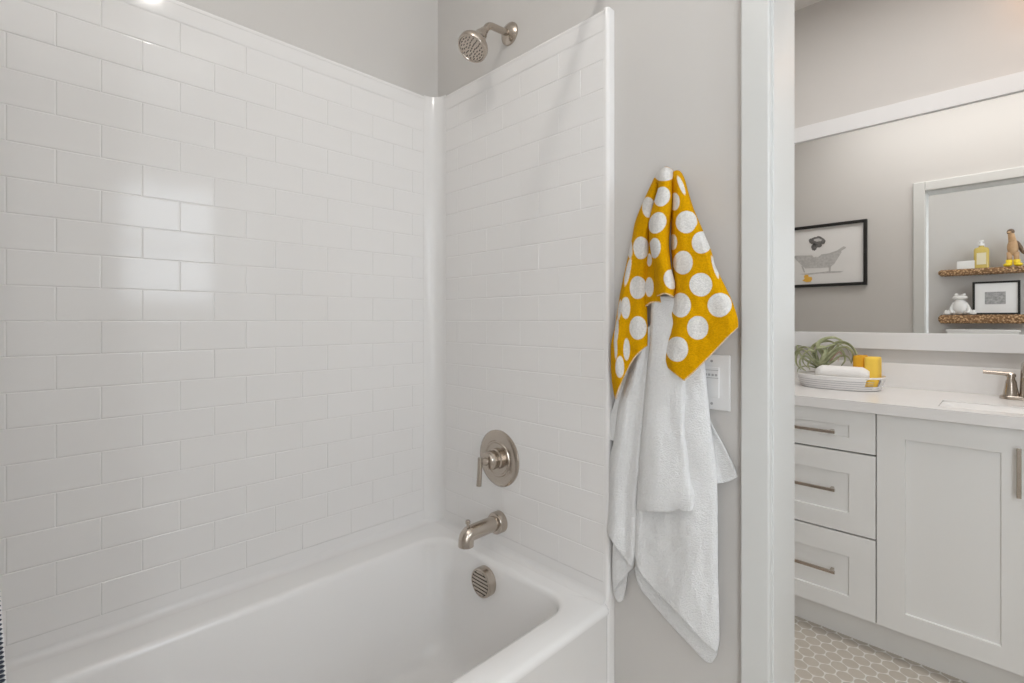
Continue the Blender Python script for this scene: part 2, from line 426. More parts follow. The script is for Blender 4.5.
# ------------------------------------------------------------------ bathtub
tub = empty('bathtub', (-1.10, .30, 0), 'white alcove bathtub with wide deck and metal overflow under the spout', 'bathtub')
def rrect(x0, x1, y0, y1, r_, z, n=10):
    out = []
    for cx_, cy_, a0 in ((x1-r_, y1-r_, 0), (x0+r_, y1-r_, PI/2), (x0+r_, y0+r_, PI), (x1-r_, y0+r_, 3*PI/2)):
        for i in range(n+1):
            a_ = a0 + PI/2*i/n
            out.append((cx_+r_*math.cos(a_), cy_+r_*math.sin(a_), z))
    return out
XT, YTb = XB, YE-.0005
rings = [rrect(XT, -.722, YN+.004, YTb, .012, .004),
         rrect(XT, -.722, YN+.004, YTb, .012, RIM-.030),
         rrect(XT, -.717, YN+.004, YTb, .014, RIM-.022),
         rrect(XT, -.716, YN+.004, YTb, .016, RIM-.012),
         rrect(XT, -.721, YN+.006, YTb, .018, RIM-.004),
         rrect(XT, -.730, YN+.010, YTb, .020, RIM)]
ix0, ix1, iy0, iy1 = -1.368, -.797, -.36, 1.006
rings += [rrect(ix0-.012, ix1+.012, iy0-.012, iy1+.012, .085, RIM),
          rrect(ix0-.004, ix1+.004, iy0-.004, iy1+.004, .080, RIM-.002),
          rrect(ix0+.001, ix1-.001, iy0+.001, iy1-.001, .076, RIM-.008),
          rrect(ix0+.004, ix1-.004, iy0+.006, iy1-.003, .074, RIM-.02),
          rrect(ix0+.012, ix1-.012, iy0+.05, iy1-.007, .074, .30),
          rrect(ix0+.024, ix1-.024, iy0+.10, iy1-.014, .078, .14),
          rrect(ix0+.032, ix1-.032, iy0+.13, iy1-.022, .085, .09),
          rrect(ix0+.048, ix1-.048, iy0+.155, iy1-.040, .09, .058),
          rrect(ix0+.075, ix1-.075, iy0+.19, iy1-.070, .09, .045),
          rrect(ix0+.12, ix1-.12, iy0+.25, iy1-.13, .09, .040)]
bm = bmesh.new(); R = [[bm.verts.new(p) for p in rg] for rg in rings]
for A, B in zip(R, R[1:]):
    for i in range(len(A)):
        j = (i+1) % len(A); bm.faces.new((A[i], A[j], B[j], B[i]))
bm.faces.new(R[-1])
auto_smooth(link('tub_shell', bm, M['tub'], tub, flip=True), 45)
# overflow cover with slats
oc = at(486, 580.5, .999); oz = oc.z; ox = oc.x
ovf = lathe('overflow_cover', (ox, 1.002, oz), (0,-1,0), [(0,.044),(.020,.044),(.026,.043),(.028,.040),(.028,.037),(.024,.0365),(.024,0)], M['nickel'], tub, 48)
ovf['label'] = 'brushed nickel slatted overflow cover'
bm = bmesh.new()
for k in range(-3, 4):
    zz = k*.0108; hw = math.sqrt(max(.0368**2 - zz**2, 0)) - .0008
    c_ = math.cos(math.radians(0)); 
    for s_ in (1,):
        add_box(bm, ox-hw, ox+hw, .9740, .9780, oz+zz-.0036, oz+zz+.0036)
sl = link('slat_grille', bm, M['nickel'], ovf); 
sl.parent = ovf
sl.matrix_parent_inverse = Matrix.Identity(4); sl.location = (0,0,0)
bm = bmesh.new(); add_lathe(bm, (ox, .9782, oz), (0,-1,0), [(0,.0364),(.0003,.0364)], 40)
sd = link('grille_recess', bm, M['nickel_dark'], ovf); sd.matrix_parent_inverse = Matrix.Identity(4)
dr = lathe('drain', (-1.08, .86, .040), (0,0,1), [(0,.036),(.003,.036),(.005,.030),(.005,.022),(.010,.020),(.012,.010),(.012,0)], M['nickel'], tub, 36)

# ------------------------------------------------------------------ tub spout
YT = YE-.0010
sp_c = at(500, 521, YE)
sx, sz = -1.135, sp_c.z
ts = empty('tub_spout', (sx, YT, sz), 'brushed nickel tub spout with diverter knob below the lever valve', 'spout')
lathe('wall_flange', (sx, YT, sz), (0,-1,0), [(0,.034),(.022,.034),(.027,.032),(.029,.027),(.029,0)], M['nickel'], ts, 40)
p = [(sx, YT-.01, sz+.001), (sx, YT-.06, sz+.001), (sx, YT-.118, sz), (sx, YT-.130, sz-.002), (sx, YT-.138, sz-.009), (sx, YT-.141, sz-.022), (sx, YT-.1415, sz-.033)]
pp = catmull(p, 5)
o = tube('spout_body', pp, lambda t_: .0235, M['nickel'], ts, 32)
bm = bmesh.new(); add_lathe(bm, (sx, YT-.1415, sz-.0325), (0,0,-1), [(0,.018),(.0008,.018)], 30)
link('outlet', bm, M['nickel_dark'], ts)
lathe('diverter_knob', (sx, YT-.134, sz+.014), (0,0,1), [(0,.0045),(.018,.0045),(.018,.0075),(.026,.0075),(.028,.006),(.028,0)], M['nickel'], ts, 24)

# ------------------------------------------------------------------ shower valve
vc = at(502, 458, YE); vx, vz = -1.139, vc.z-.002
sv = empty('shower_valve', (vx, YT, vz), 'round brushed nickel shower valve plate with lever handle', 'faucet')
lathe('escutcheon', (vx, YT, vz), (0,-1,0), [(0,.090),(.004,.090),(.008,.086),(.010,.078),(.0105,.058),(.013,.056),(.013,.052),(.0105,.049),(.0105,0)], M['nickel'], sv, 64)
lathe('hub', (vx, YT-.008, vz), (0,-1,0), [(0,.033),(.012,.033),(.015,.029),(.015,.026),(.021,.026),(.021,.029),(.025,.030),(.043,.029),(.048,.026),(.050,.019),(.050,0)], M['nickel'], sv, 48)
lathe('lever_neck', (vx, YT-.056, vz), (0,-1,0), [(0,.013),(.008,.011),(.012,.010),(.024,.010),(.026,0)], M['nickel'], sv, 28)
tube('lever', [(vx, YT-.082, vz+.017), (vx, YT-.083, vz-.02), (vx-.001, YT-.086, vz-.070)], lambda t_: .0070+.0012*t_, M['nickel'], sv, 20, 1)

# ------------------------------------------------------------------ shower head
fx, fz = -1.121, at(510, 34.3, YP).z
sh = empty('wall_shower', (fx, YP, fz), 'brushed nickel shower head on bent arm high on the painted wall', 'shower head')
lathe('wall_flange', (fx, YP, fz), (0,-1,0), [(0,.036),(.006,.035),(.012,.029),(.017,.018),(.019,.013),(.019,0)], M['nickel'], sh, 44)
arm = [(fx, YP-.01, fz-.001), (fx, YP-.045, fz-.005), (fx, YP-.075, fz-.008), (fx, YP-.092, fz-.013), (fx, YP-.104, fz-.026), (fx, YP-.112, fz-.042)]
tube('arm', catmull(arm, 5), .0105, M['nickel'], sh, 24)
hb = Vector(arm[-1]) + Vector((0,-.002,.004)); ax = Vector((0,-.55,-.835)).normalized()
hd = lathe('spray_head', hb, ax, [(-.006,.011),(.004,.014),(.012,.016),(.016,.018),(.030,.021),(.046,.029),(.058,.038),(.066,.044),(.072,.047),(.084,.047),(.088,.045),(.089,.041),(.086,.039),(.086,0)], M['nickel'], sh, 48)
bm = bmesh.new(); u_, v_, d_ = frame_of(ax)
for rr_, n_ in ((.034,18),(.026,13),(.018,9),(.010,6),(.0,1)):
    for i in range(n_):
        a_ = 2*PI*i/n_ + rr_*40
        add_lathe(bm, hb + ax*.0860 + (u_*math.cos(a_)+v_*math.sin(a_))*rr_, ax, [(0,.0021),(.0025,.0016),(.0025,0)], 8)
nz = link('nozzles', bm, M['chrome_pin'], hd); nz.matrix_parent_inverse = Matrix.Identity(4)

# ------------------------------------------------------------------ curtain rod and curtain
RXD, RZ = -.750, 2.075
rod = empty('curtain_rod', (RXD, (YP+YN)/2, RZ), 'nickel curtain rod running above the tub front', 'curtain rod')
tube('rod_tube', [(RXD, YN+.004, RZ), (RXD, YP-.004, RZ)], .0125, M['nickel'], rod, 24)
for y_, s_ in ((YN, 1), (YP, -1)):
    lathe('rod_flange', (RXD, y_, RZ), (0,s_,0), [(0,.030),(.006,.029),(.014,.020),(.024,.0165),(.024,0)], M['nickel'], rod, 32)
cur = empty('shower_curtain', (-.75, -.24, .30), 'white curtain with dark ribbed side hem, cut by the left picture edge', 'shower curtain')
bm = bmesh.new(); rows = 60; cols = 60; zt, zb = RZ-.045, .44
def cpt(i, j):
    s_ = i/cols; t_ = j/rows
    z_ = zt+(zb-zt)*t_
    yr = -.0375 if z_ > .95 else (-.0375+(.95-z_)*.165 if z_ > .865 else -.0235+(.865-z_)*.045)
    y_ = YN+.02 + (yr-(YN+.02))*s_
    x_ = -.745 + .028*math.sin(s_*2*PI*7)*(.5+.5*t_) * (1-.5*s_**8)
    return (x_, y_, zt+(zb-zt)*t_)
gv = [[bm.verts.new(cpt(i,j)) for j in range(rows+1)] for i in range(cols+1)]
for i in range(cols):
    for j in range(rows): bm.faces.new((gv[i][j], gv[i+1][j], gv[i+1][j+1], gv[i][j+1]))
o = link('curtain_cloth', bm, M['curtain'], cur, True); sm = o.modifiers.new('s','SOLIDIFY'); sm.thickness = .002
bm = bmesh.new()
for k in range(int((zt-zb)/.0050)):
    z_ = zt-.01-k*.0050; t_ = (zt-z_)/(zt-zb)
    a_ = Vector(cpt(cols, t_*rows))
    add_blob(bm, a_ + Vector((.002,-.0045,0)), (.0030,.0042,.0015), 8, 6)
link('hem_stitching', bm, M['curtain_dark'], cur, True)
for k in range(8):
    bm = bmesh.new()
    c_ = Vector((RXD, YN+.05+.05*k, RZ-.011))
    add_tube(bm, [c_+Vector((.024*math.cos(a_), 0, .026*math.sin(a_)-.004)) for a_ in [2*PI*i/20 for i in range(21)]], .0016, 6, False)
    link('curtain_ring', bm, M['nickel'], cur, True)

# ------------------------------------------------------------------ towels on the hook
hk = at(669, 186, YP)
hook = empty('towel_hook', (hk.x, YP, hk.z), 'brushed nickel robe hook hidden behind the top of the hanging towels', 'hook')
lathe('hook_base', (hk.x, YP, hk.z-.01), (0,-1,0), [(0,.020),(.005,.020),(.008,.016),(.008,0)], M['nickel'], hook, 28)
tube('prong', catmull([(hk.x, YP-.005, hk.z-.01),(hk.x, YP-.020, hk.z-.012),(hk.x, YP-.034, hk.z-.004),(hk.x, YP-.040, hk.z+.008)], 5), .0045, M['nickel'], hook, 14)
def resample(poly, n):
    P = [Vector((a_[0], a_[1])) for a_ in poly]; L = [0]
    for a_, b_ in zip(P, P[1:]): L.append(L[-1]+(b_-a_).length)
    out = []; k = 0
    for i in range(n+1):
        s_ = L[-1]*i/n
        while k < len(P)-2 and L[k+1] < s_: k += 1
        t_ = (s_-L[k])/max(L[k+1]-L[k], 1e-9); out.append(P[k].lerp(P[k+1], min(t_, 1)))
    return out
def smooth_line(poly, k=5):
    P = [Vector((a_[0], a_[1], 0)) for a_ in poly]
    if len(P) < 3: return poly
    return [(q.x, q.y) for q in catmull(P, k)]
def panel(bm, lay, top, left, right, bottom, depth, step=1.0, spots=(), hem=()):
    """a cloth sheet: outline given by four curves (photo px), depth(s, t) = distance from the wall"""
    top, left, right, bottom = [smooth_line(c_) for c_ in (top, left, right, bottom)]
    def ln(c_): return sum(math.dist(a_, b_) for a_, b_ in zip(c_, c_[1:]))
    n = max(8, int(max(ln(top), ln(bottom))/step)); m_ = max(8, int(max(ln(left), ln(right))/step))
    T, B, L, R_ = resample(top, n), resample(bottom, n), resample(left, m_), resample(right, m_)
    g = []
    for j in range(m_+1):
        t_ = j/m_; row = []
        for i in range(n+1):
            s_ = i/n
            P = L[j]*(1-s_)+R_[j]*s_ + T[i]*(1-t_)+B[i]*t_ - (T[0]*(1-s_)*(1-t_)+T[n]*s_*(1-t_)+B[0]*(1-s_)*t_+B[n]*s_*t_)
            dd = depth(s_, t_)
            dd += .0045*noise.noise(Vector((P.x*.045, P.y*.018, 3.1+len(bm.verts)*0))) + .0022*noise.noise(Vector((P.x*.13, P.y*.07, 7.7)))
            dd = max(dd, .005)
            v_ = bm.verts.new(at(P.x, P.y, YP-dd))
            if lay is not None:
                d_ = 1.0
                for (cx_, cy_, rx_, ry_, *rot) in spots:
                    ax_, ay_ = P.x-cx_, P.y-cy_
                    if rot:
                        c_, q_ = math.cos(rot[0]), math.sin(rot[0]); ax_, ay_ = ax_*c_+ay_*q_, -ax_*q_+ay_*c_
                    q = math.hypot(ax_/rx_, ay_/ry_); d_ = min(d_, (q-1)*min(rx_, ry_*1.0)/5+.5) if True else d_
                w_ = 9.0
                if 'b' in hem: w_ = min(w_, (1-t_)*m_*step)
                if 'l' in hem: w_ = min(w_, s_*n*step)
                if 'r' in hem: w_ = min(w_, (1-s_)*n*step)
                if w_ < 1.3: d_ = .53
                v_[lay] = max(0, min(1, d_-.05))
            row.append(v_)
        g.append(row)
    for j in range(m_):
        for i in range(n):
            try: bm.faces.new((g[j][i], g[j+1][i], g[j+1][i+1], g[j][i+1]))
            except ValueError: pass
def edge(s_, w=.12): return max(0, 1-min(s_, 1-s_)/w)**2
def topc(t_, w=.05): return max(0, 1-t_/w)**2
# -- yellow towel
bm = bmesh.new(); lay = bm.verts.layers.float.new('spot')
panel(bm, lay, [(655,178),(657,180),(659.5,184)],
      [(655,178),(648,193),(643,204),(636,222),(632.5,240),(628,260),(622,288),(619,305),(615.4,328),(611.7,346),(612.3,378),(615.8,399)],
      [(659.5,184),(656,197),(653,216),(650,233),(649,250),(647,278),(646.5,306),(647.2,330),(647,346)],
      [(615.8,399),(622,382),(631.5,362.5),(640,352),(647,346)],
      lambda s_, t_: .046 + .012*t_ + .010*math.sin(PI*s_) - .018*edge(s_,.25) + .006*math.sin(7.5*s_+.6)*t_ - .010*topc(t_), .6,
      [(648.5,207.5,5.5,10),(641,248,7,11),(637.8,287.6,7.8,11.2),(626,308,4.5,10.5),(638,328,8,11.5),(627,349.3,3.3,10.5),(620.2,366.9,4,10.5),
       (630.8,249,2.2,9),(628.5,272,2.0,13,.2),(620.3,310,1.5,9,.1),(617,333,1.6,14,.1),(616.5,348,1.2,10)], 'b')
panel(bm, lay, [(649.5,222),(655,225)], [(649.5,222),(648,245),(646.6,270),(646,290),(646,306.5)],
      [(655,225),(659,255),(661,280),(662,303)], [(646,306.5),(651,303.3),(657,302.5),(662,303.3)],
      lambda s_, t_: .047 + .008*t_ - .008*math.cos(PI*s_), .6, [(650.0,287,4.2,9.5),(650,260,2.5,6)], 'b')
panel(bm, lay, [(655.5,178),(660,171),(666,167.5),(672.2,170.5)],
      [(655.5,178),(659,187),(654.2,204),(649.8,221.5),(650.5,242),(652.5,256),(655,271),(656.4,291.3),(658,296)],
      [(672.2,170.5),(672.4,182),(672.2,201),(670.6,216),(669,232),(668.4,245),(669.4,258),(671,270),(674.4,284),(673.2,298)],
      [(658,296),(660,295.5),(664.5,294),(669,295.2),(673.2,298)],
      lambda s_, t_: .074 + .010*t_ + .016*math.sin(PI*s_) - .020*edge(s_,.25) - .035*topc(t_,.045), .6,
      [(664.3,174.5,9,6.6),(662,196.8,7,9.8,.25),(657.6,223,7.6,10.8,.35),(655.4,248,5.3,9.8),(670.5,279.5,6,9.5,-.15)], 'b')
panel(bm, lay, [(672.2,174),(674.5,171.8),(678,171.2),(681,173.5)],
      [(672.2,174),(672.4,204),(671.8,226),(671.8,243),(672.6,262),(674,281),(673.2,292),(672.5,303),(670.5,312),(671.8,322),(669,333),(666.3,343),(664.6,358),(667.4,366.9)],
      [(681,173.5),(684.2,180.5),(688,194),(693.7,211.3),(702.5,231.8),(711,253),(713.6,264),(718.6,275.2),(726,289.8),(732.6,304.5),(737,319),(737.3,327.5)],
      [(667.4,366.9),(677.6,375.7),(684.2,380.8),(687,378.6),(695.2,371.3),(711.3,355),(729,336),(737.3,327.5)],
      lambda s_, t_: .060 + .008*t_ + .012*math.sin(PI*s_)*(1-.4*t_) + .010*t_*math.cos(5.2*s_-.6) - .020*edge(s_,.14) - .028*topc(t_,.045), .6,
      [(681.3,186,1.8,9,-.35),(675.4,201.7,4.5,8.5),(686.4,222.3,9.8,11),(701.5,242.8,9.2,10.8),(674,242,3.6,7.5),(683.5,262.7,9.4,11.6),
       (701,284.7,11.2,11.6),(714.2,267.5,1.8,11,-.3),(681.3,305.2,9.6,12),(719.4,305.2,11.5,11.8),(698,327.9,10.5,11.7),(677.6,349.3,10.6,12.2),(669.2,329,3,8)], 'lb')
o = link('spotted_towel', bm, [M['spotted'], M['hem']], None, True, flip=False)
sm = o.modifiers.new('thickness', 'SOLIDIFY'); sm.thickness = .0042; sm.offset = 0; sm.material_offset_rim = 1; sm.use_rim = True
tag(rehome(o), 'mustard yellow towel with white spots, hanging on the hook', 'towel')
# -- white towel
bm = bmesh.new()
panel(bm, None, [(628,370),(636,370)], [(628,370),(614.6,403),(607.3,430.8),(606.4,439)], [(636,370),(630,400),(624,440)], [(606.4,439),(614,440.5),(624,440)],
      lambda s_, t_: .014+.004*math.sin(4*s_), 1.2)
panel(bm, None, [(696,395),(708,408)], [(696,395),(700,440),(702,484)], [(708,408),(711,423),(721.6,442.5),(731.8,463),(737.3,477)], [(702,484),(717.2,483.4),(728,482),(737.3,477)],
      lambda s_, t_: .016+.006*math.sin(5*s_+1)*t_, 1.2)
panel(bm, None, [(614,525),(634,530)], [(614,525),(613,550),(612.9,580),(614.5,592)], [(634,530),(634.5,556),(632.5,568)], [(614.5,592),(618,584),(625,576),(632.5,568)],
      lambda s_, t_: .020+.004*math.sin(6*s_), 1.2)
panel(bm, None, [(613.2,570),(628,572)], [(613.2,570),(613,585),(614.2,594),(618,601.5)], [(628,572),(626,585),(623,600)], [(618,601.5),(620.5,602),(623,600)],
      lambda s_, t_: .012, 1.2)
panel(bm, None, [(642,490),(714,490)], [(642,490),(636.5,530),(635,560),(636.2,575)], [(714,490),(716.5,560),(717.6,610),(717.8,650),(712,662.5)],
      [(636.2,575),(640.3,587.6),(651,601),(673,627),(691,646),(705.5,660.8),(712,662.5)],
      lambda s_, t_: .010+.003*math.sin(4*s_+.5), 1.2)
panel(bm, None, [(643,330),(651.5,325)], [(643,330),(634,360),(626,382),(619.5,404),(614.6,439.5),(610.3,461.5),(609.3,500),(607.3,528)],
      [(651.5,325),(648,378),(646.3,400),(643.5,425),(640.3,458.6),(637.2,494),(635.6,524),(634.6,553),(631.5,566.4)],
      [(607.3,528),(611,538.6),(620,552),(631.5,566.4)],
      lambda s_, t_: .036+.008*math.sin(PI*s_)+.010*math.sin(8*s_-.8)*(.4+.6*t_)*(1-.3*t_) - .010*edge(s_,.15), 1.0)
panel(bm, None, [(655,300),(694,300)], [(655,300),(646,380),(640,440),(637,500),(635.2,545),(636.8,563)],
      [(694,300),(699,335),(704,364),(709.1,415),(714.3,458.6),(716.5,482),(717.2,524),(717.4,570),(718.4,606.6),(718.8,640),(716,652)],
      [(636.8,563),(644,577.3),(658.6,593.4),(673.2,608),(687.9,624),(702.5,640),(716,652)],
      lambda s_, t_: .036+.010*math.sin(PI*s_)*(1-.6*t_)+.005*math.sin(9*s_+2)*(.3+.7*t_) - .008*edge(s_,.08), 1.0)
panel(bm, None, [(652,296),(688,296)], [(652,296),(651,330),(650.3,345),(647,378.6),(644.6,410),(642.3,436.6),(639.6,476),(638,494.6),(636.6,509.3)],
      [(688,296),(686,360),(684.6,429),(687.2,450),(690,478),(693.7,495),(692.5,510)],
      [(636.6,509.3),(645.4,511.2),(660,511.4),(673.2,510.8),(679,508.5),(684,511.5),(692.5,510)],
      lambda s_, t_: .052+.013*math.sin(PI*s_)+.005*math.sin(7*s_+.5)*(.3+.7*t_) - .012*edge(s_,.10) - .004*max(0,(t_-.965)/.035), 1.0)
o = link('white_towel', bm, M['terry_white'], None, True, flip=False)
sm = o.modifiers.new('thickness', 'SOLIDIFY'); sm.thickness = .0042; sm.offset = 0
tag(rehome(o), 'long white terry towel hanging beneath the yellow spotted towel', 'towel')

# ------------------------------------------------------------------ wall switch
k = at(730, 355.6, YP-.006); k2 = at(730, 412, YP-.006)
px1 = k.x; px0 = px1-.081; pz1 = k.z; pz0 = k2.z; pcx = (px0+px1)/2; pcz = (pz0+pz1)/2
sw = empty('wall_switch', (pcx, YP, pz0), 'white wall switch plate with small grey buttons behind the towels', 'light switch')
bevel(box('cover_plate', px0, px1, YP-.006, YP, pz0, pz1, M['plastic'], sw), .0025, 3)
bevel(box('switch_body', pcx-.017, pcx+.017, YP-.009, YP-.005, pcz-.034, pcz+.034, M['plastic'], sw), .001)
for kz in (.0275, .010):
    box('seam', pcx-.016, pcx+.016, YP-.0094, YP-.0088, pcz+kz-.0006, pcz+kz+.0006, M['grey_plastic'], sw)
for i in range(4):
    bevel(box('button', pcx-.0145+i*.0078, pcx-.0095+i*.0078, YP-.0105, YP-.008, pcz+.0145, pcz+.0195, M['grey_plastic'], sw), .0006)
for z_ in (pcz+.048, pcz-.048):
    lathe('screw', (pcx, YP-.0055, z_), (0,-1,0), [(0,.0032),(.001,.0030),(.0014,0)], M['grey_plastic'], sw, 16)

# ------------------------------------------------------------------ vanity
YD = 2.06; CT = .871; CB = .834
vx0, vx1 = -.735, 1.10
van = empty('vanity_cabinet', ((vx0+vx1)/2, 2.32, 0), 'pale grey shaker vanity with three drawers and doors under the white counter', 'cabinet')
bm = bmesh.new()
add_box(bm, vx0+.005, vx1-.005, YD+.02, YF-.004, .105, .80)
add_box(bm, vx0+.005, vx1-.005, YD+.02, YD+.04, .80, CB); add_box(bm, vx0+.005, vx1-.005, 2.40, YF-.004, .80, CB)
add_box(bm, vx0+.005, vx0+.03, YD+.04, 2.40, .80, CB); add_box(bm, vx1-.03, vx1-.005, YD+.04, 2.40, .80, CB)
link('cabinet_box', bm, M['cabinet_dark'], van)
box('toe_kick', vx0+.01, vx1-.01, 2.118, 2.135, 0.0, .11, M['toekick'], van)
def shaker(name, x0, x1, z0, z1, rail, stile, g=.0015, low=None):
    x0 += g; x1 -= g; z0 += g; z1 -= g
    bm = bmesh.new(); y0, y1 = YD, YD+.019
    ix0_, ix1_, iz0, iz1 = x0+stile, x1-stile, z0+(low or rail), z1-rail
    yp = YD+.009
    def ring(y_, a_, b_, c_, d_): return [bm.verts.new((q, y_, w_)) for q, w_ in ((a_,c_),(b_,c_),(b_,d_),(a_,d_))]
    o0 = ring(y1, x0,x1,z0,z1); o1 = ring(y0, x0,x1,z0,z1); i1 = ring(y0, ix0_,ix1_,iz0,iz1); i2 = ring(yp, ix0_,ix1_,iz0,iz1)
    for A, B in ((o0,o1),(o1,i1),(i1,i2)):
        for i in range(4): bm.faces.new((A[i], A[(i+1)%4], B[(i+1)%4], B[i]))
    bm.faces.new(i2); bm.faces.new(o0[::-1])
    return bevel(link(name, bm, M['cabinet'], van), .0012)
def pull(p0, p1, parent):
    """bar pull between two points, held on two posts"""
    bm = bmesh.new(); d_ = (Vector(p1)-Vector(p0)); L_ = d_.length; d_.normalize()
    q = .0052
    if abs(d_.x) > .5: add_box(bm, p0[0], p1[0], p0[1]-q, p0[1]+q*.6, p0[2]-q, p0[2]+q)
    else: add_box(bm, p0[0]-q, p0[0]+q, p0[1]-q, p0[1]+q*.6, p0[2], p1[2])
    for t_ in (.012, L_-.012):
        c_ = Vector(p0)+d_*t_
        add_box(bm, c_.x-q, c_.x+q, c_.y, YD-.0002, c_.z-q, c_.z+q)
    o = link('handle', bm, M['nickel'], parent); o.matrix_parent_inverse = Matrix.Translation(-Vector(van.location)); 
    bevel(o, .0012)
    # parent is itself parented without own offset
    return o
DX = -.3065
for z0, z1, rail, hz, low in ((.687,.832,.051,.754,.048),(.397,.684,.075,.547,.070),(.109,.394,.080,.254,.062)):
    d_ = shaker('drawer', -.715, DX, z0, z1, rail, .077, low=low)
    pull((-.612, YD-.028, hz), (-.421, YD-.028, hz), d_)
for x0, x1, hx in ((DX, .0745, .0325), (.0745, .4555, .1165), (.4555, .8365, .795)):
    d_ = shaker('door', x0, x1, .109, .832, .075, .077, low=.066)
    pull((hx, YD-.028, .636), (hx, YD-.028, .781), d_)
for o in list(bpy.data.objects):
    if o.name.startswith('handle'): o.matrix_parent_inverse = Matrix.Identity(4)
# countertop with sink cut-out
SX0, SX1, SY0, SY1 = -.150, .33, 2.112, 2.283
ct = empty('countertop', ((vx0+vx1)/2, 2.32, CB), 'white quartz vanity counter with low backsplash', 'countertop')
bm = bmesh.new()
add_box(bm, vx0, SX0, 2.04, YF-.003, CB, CT); add_box(bm, SX1, vx1, 2.04, YF-.003, CB, CT)
add_box(bm, SX0, SX1, 2.04, SY0, CB, CT); add_box(bm, SX0, SX1, SY1, YF-.003, CB, CT)
bmesh.ops.remove_doubles(bm, verts=bm.verts, dist=1e-5)
# drop the internal walls between the four blocks
import collections
cnt = collections.defaultdict(list)
for f in bm.faces: cnt[tuple(round(c_,4) for c_ in f.calc_center_median())].append(f)
dead = []
for f in bm.faces:
    c_ = f.calc_center_median(); n_ = f.normal
    if abs(f.normal.x) > .9 and (abs(c_.x-SX0) < 1e-3 or abs(c_.x-SX1) < 1e-3) and not (SY0-.001 <= c_.y <= SY1+.001 and abs(max(v.co.y for v in f.verts)-min(v.co.y for v in f.verts)-(SY1-SY0)) < .002):
        dead.append(f)
o = link('counter_slab', bm, M['quartz'], ct)
bevel(box('backsplash', vx0, vx1, YF-.021, YF-.003, CT, .973, M['quartz'], ct), .001)
sk = empty('sink', ((SX0+SX1)/2, (SY0+SY1)/2, CT-.07), 'white rectangular sink set in the counter before the faucet', 'sink')
bm = bmesh.new()
R_ = [rrect(SX0+a_, SX1-a_, SY0+a_, SY1-a_, r_, z_, 6) for a_, r_, z_ in ((.0005,.012,CB-.002),(.0005,.012,CT-.0045),(.004,.014,CT-.006),(.030,.02,CT-.016),(.052,.02,CT-.034),(.062,.015,CT-.060),(.070,.01,CT-.066))]
Rv = [[bm.verts.new(p) for p in q] for q in R_]
for A, B in zip(Rv, Rv[1:]):
    for i in range(len(A)): bm.faces.new((A[i], A[(i+1)%len(A)], B[(i+1)%len(A)], B[i]))
bm.faces.new(Rv[-1]); auto_smooth(link('basin', bm, M['sink'], sk), 50)
lathe('sink_drain', ((SX0+SX1)/2, (SY0+SY1)/2, CT-.0665), (0,0,1), [(0,.012),(.003,.011),(.004,0)], M['nickel'], sk, 24)

# faucet
fcx, fcy = .058, 2.495
fa = empty('sink_faucet', (fcx, fcy, CT), 'brushed nickel sink faucet with lever handles on the vanity counter', 'faucet')
bm = bmesh.new(); R_ = [rrect(fcx-a_, fcx+a_, fcy-b_, fcy+b_, b_-.001, z_, 8) for a_, b_, z_ in ((.068,.030,CT),(.068,.030,CT+.008),(.064,.027,CT+.012))]
Rv = [[bm.verts.new(p) for p in q] for q in R_]
for A, B in zip(Rv, Rv[1:]):
    for i in range(len(A)): bm.faces.new((A[i], A[(i+1)%len(A)], B[(i+1)%len(A)], B[i]))
bm.faces.new(Rv[-1]); bm.faces.new(Rv[0][::-1]); auto_smooth(link('base_plate', bm, M['nickel'], fa), 40)
for s_ in (-1, 1):
    hx = fcx+s_*.038
    h_ = lathe('handle_post', (hx, fcy, CT+.010), (0,0,1), [(0,.024),(.004,.022),(.030,.017),(.052,.0145),(.056,.013),(.060,.011),(.068,.011),(.070,.013),(.078,.013),(.082,.010),(.082,0)], M['nickel'], fa, 32)
    bm = bmesh.new(); add_tube(bm, [(hx-s_*.006, fcy, CT+.088), (hx+s_*.03, fcy, CT+.090), (hx+s_*.072, fcy, CT+.092)], lambda t_: .0098-.001*t_, 16, True, .8)
    q_ = auto_smooth(link('lever', bm, M['nickel'], h_), 50); q_.matrix_parent_inverse = Matrix.Identity(4)
tube('spout', catmull([(fcx, fcy+.005, CT+.01), (fcx, fcy+.005, CT+.06), (fcx, fcy, CT+.095), (fcx, fcy-.04, CT+.125), (fcx, fcy-.09, CT+.118), (fcx, fcy-.115, CT+.09)], 6), lambda t_: .0175-.006*t_, M['nickel'], fa, 24)

# ------------------------------------------------------------------ wall mirror
mr = empty('wall_mirror', (.1, YF, 1.03), 'large wall mirror in a wide white frame above the vanity', 'mirror')
MX0, MX1, MZ0, MZ1, MW = -.86, 1.02, 1.030, 2.064, .070
YG = 2.588
bm = bmesh.new()
def frame_ring(bm, x0, x1, z0, z1, w_, y0, y1):
    def ring(y_, a_): return [bm.verts.new((q, y_, r_)) for q, r_ in ((x0+a_,z0+a_),(x1-a_,z0+a_),(x1-a_,z1-a_),(x0+a_,z1-a_))]
    A = [ring(y1,0), ring(y0,0), ring(y0,w_), ring(y1,w_)]
    for P, Q in zip(A, A[1:]+A[:1]):
        for i in range(4): bm.faces.new((P[i], P[(i+1)%4], Q[(i+1)%4], Q[i]))
frame_ring(bm, MX0, MX1, MZ0, MZ1, MW, YF-.024, YF-.001)
bevel(link('frame', bm, M['trim'], mr), .002)
box('glass', MX0+MW*.9, MX1-MW*.9, YG, YG+.006, MZ0+MW*.9, MZ1-MW*.9, M['mirror'], mr)
YV = 2*YG
def atm(px, py, y):
    """world point on the plane y (facing the mirror) that shows at photo px in the mirror"""
    v_ = at(px, py, YV-y); return Vector((v_.x, y, v_.z))

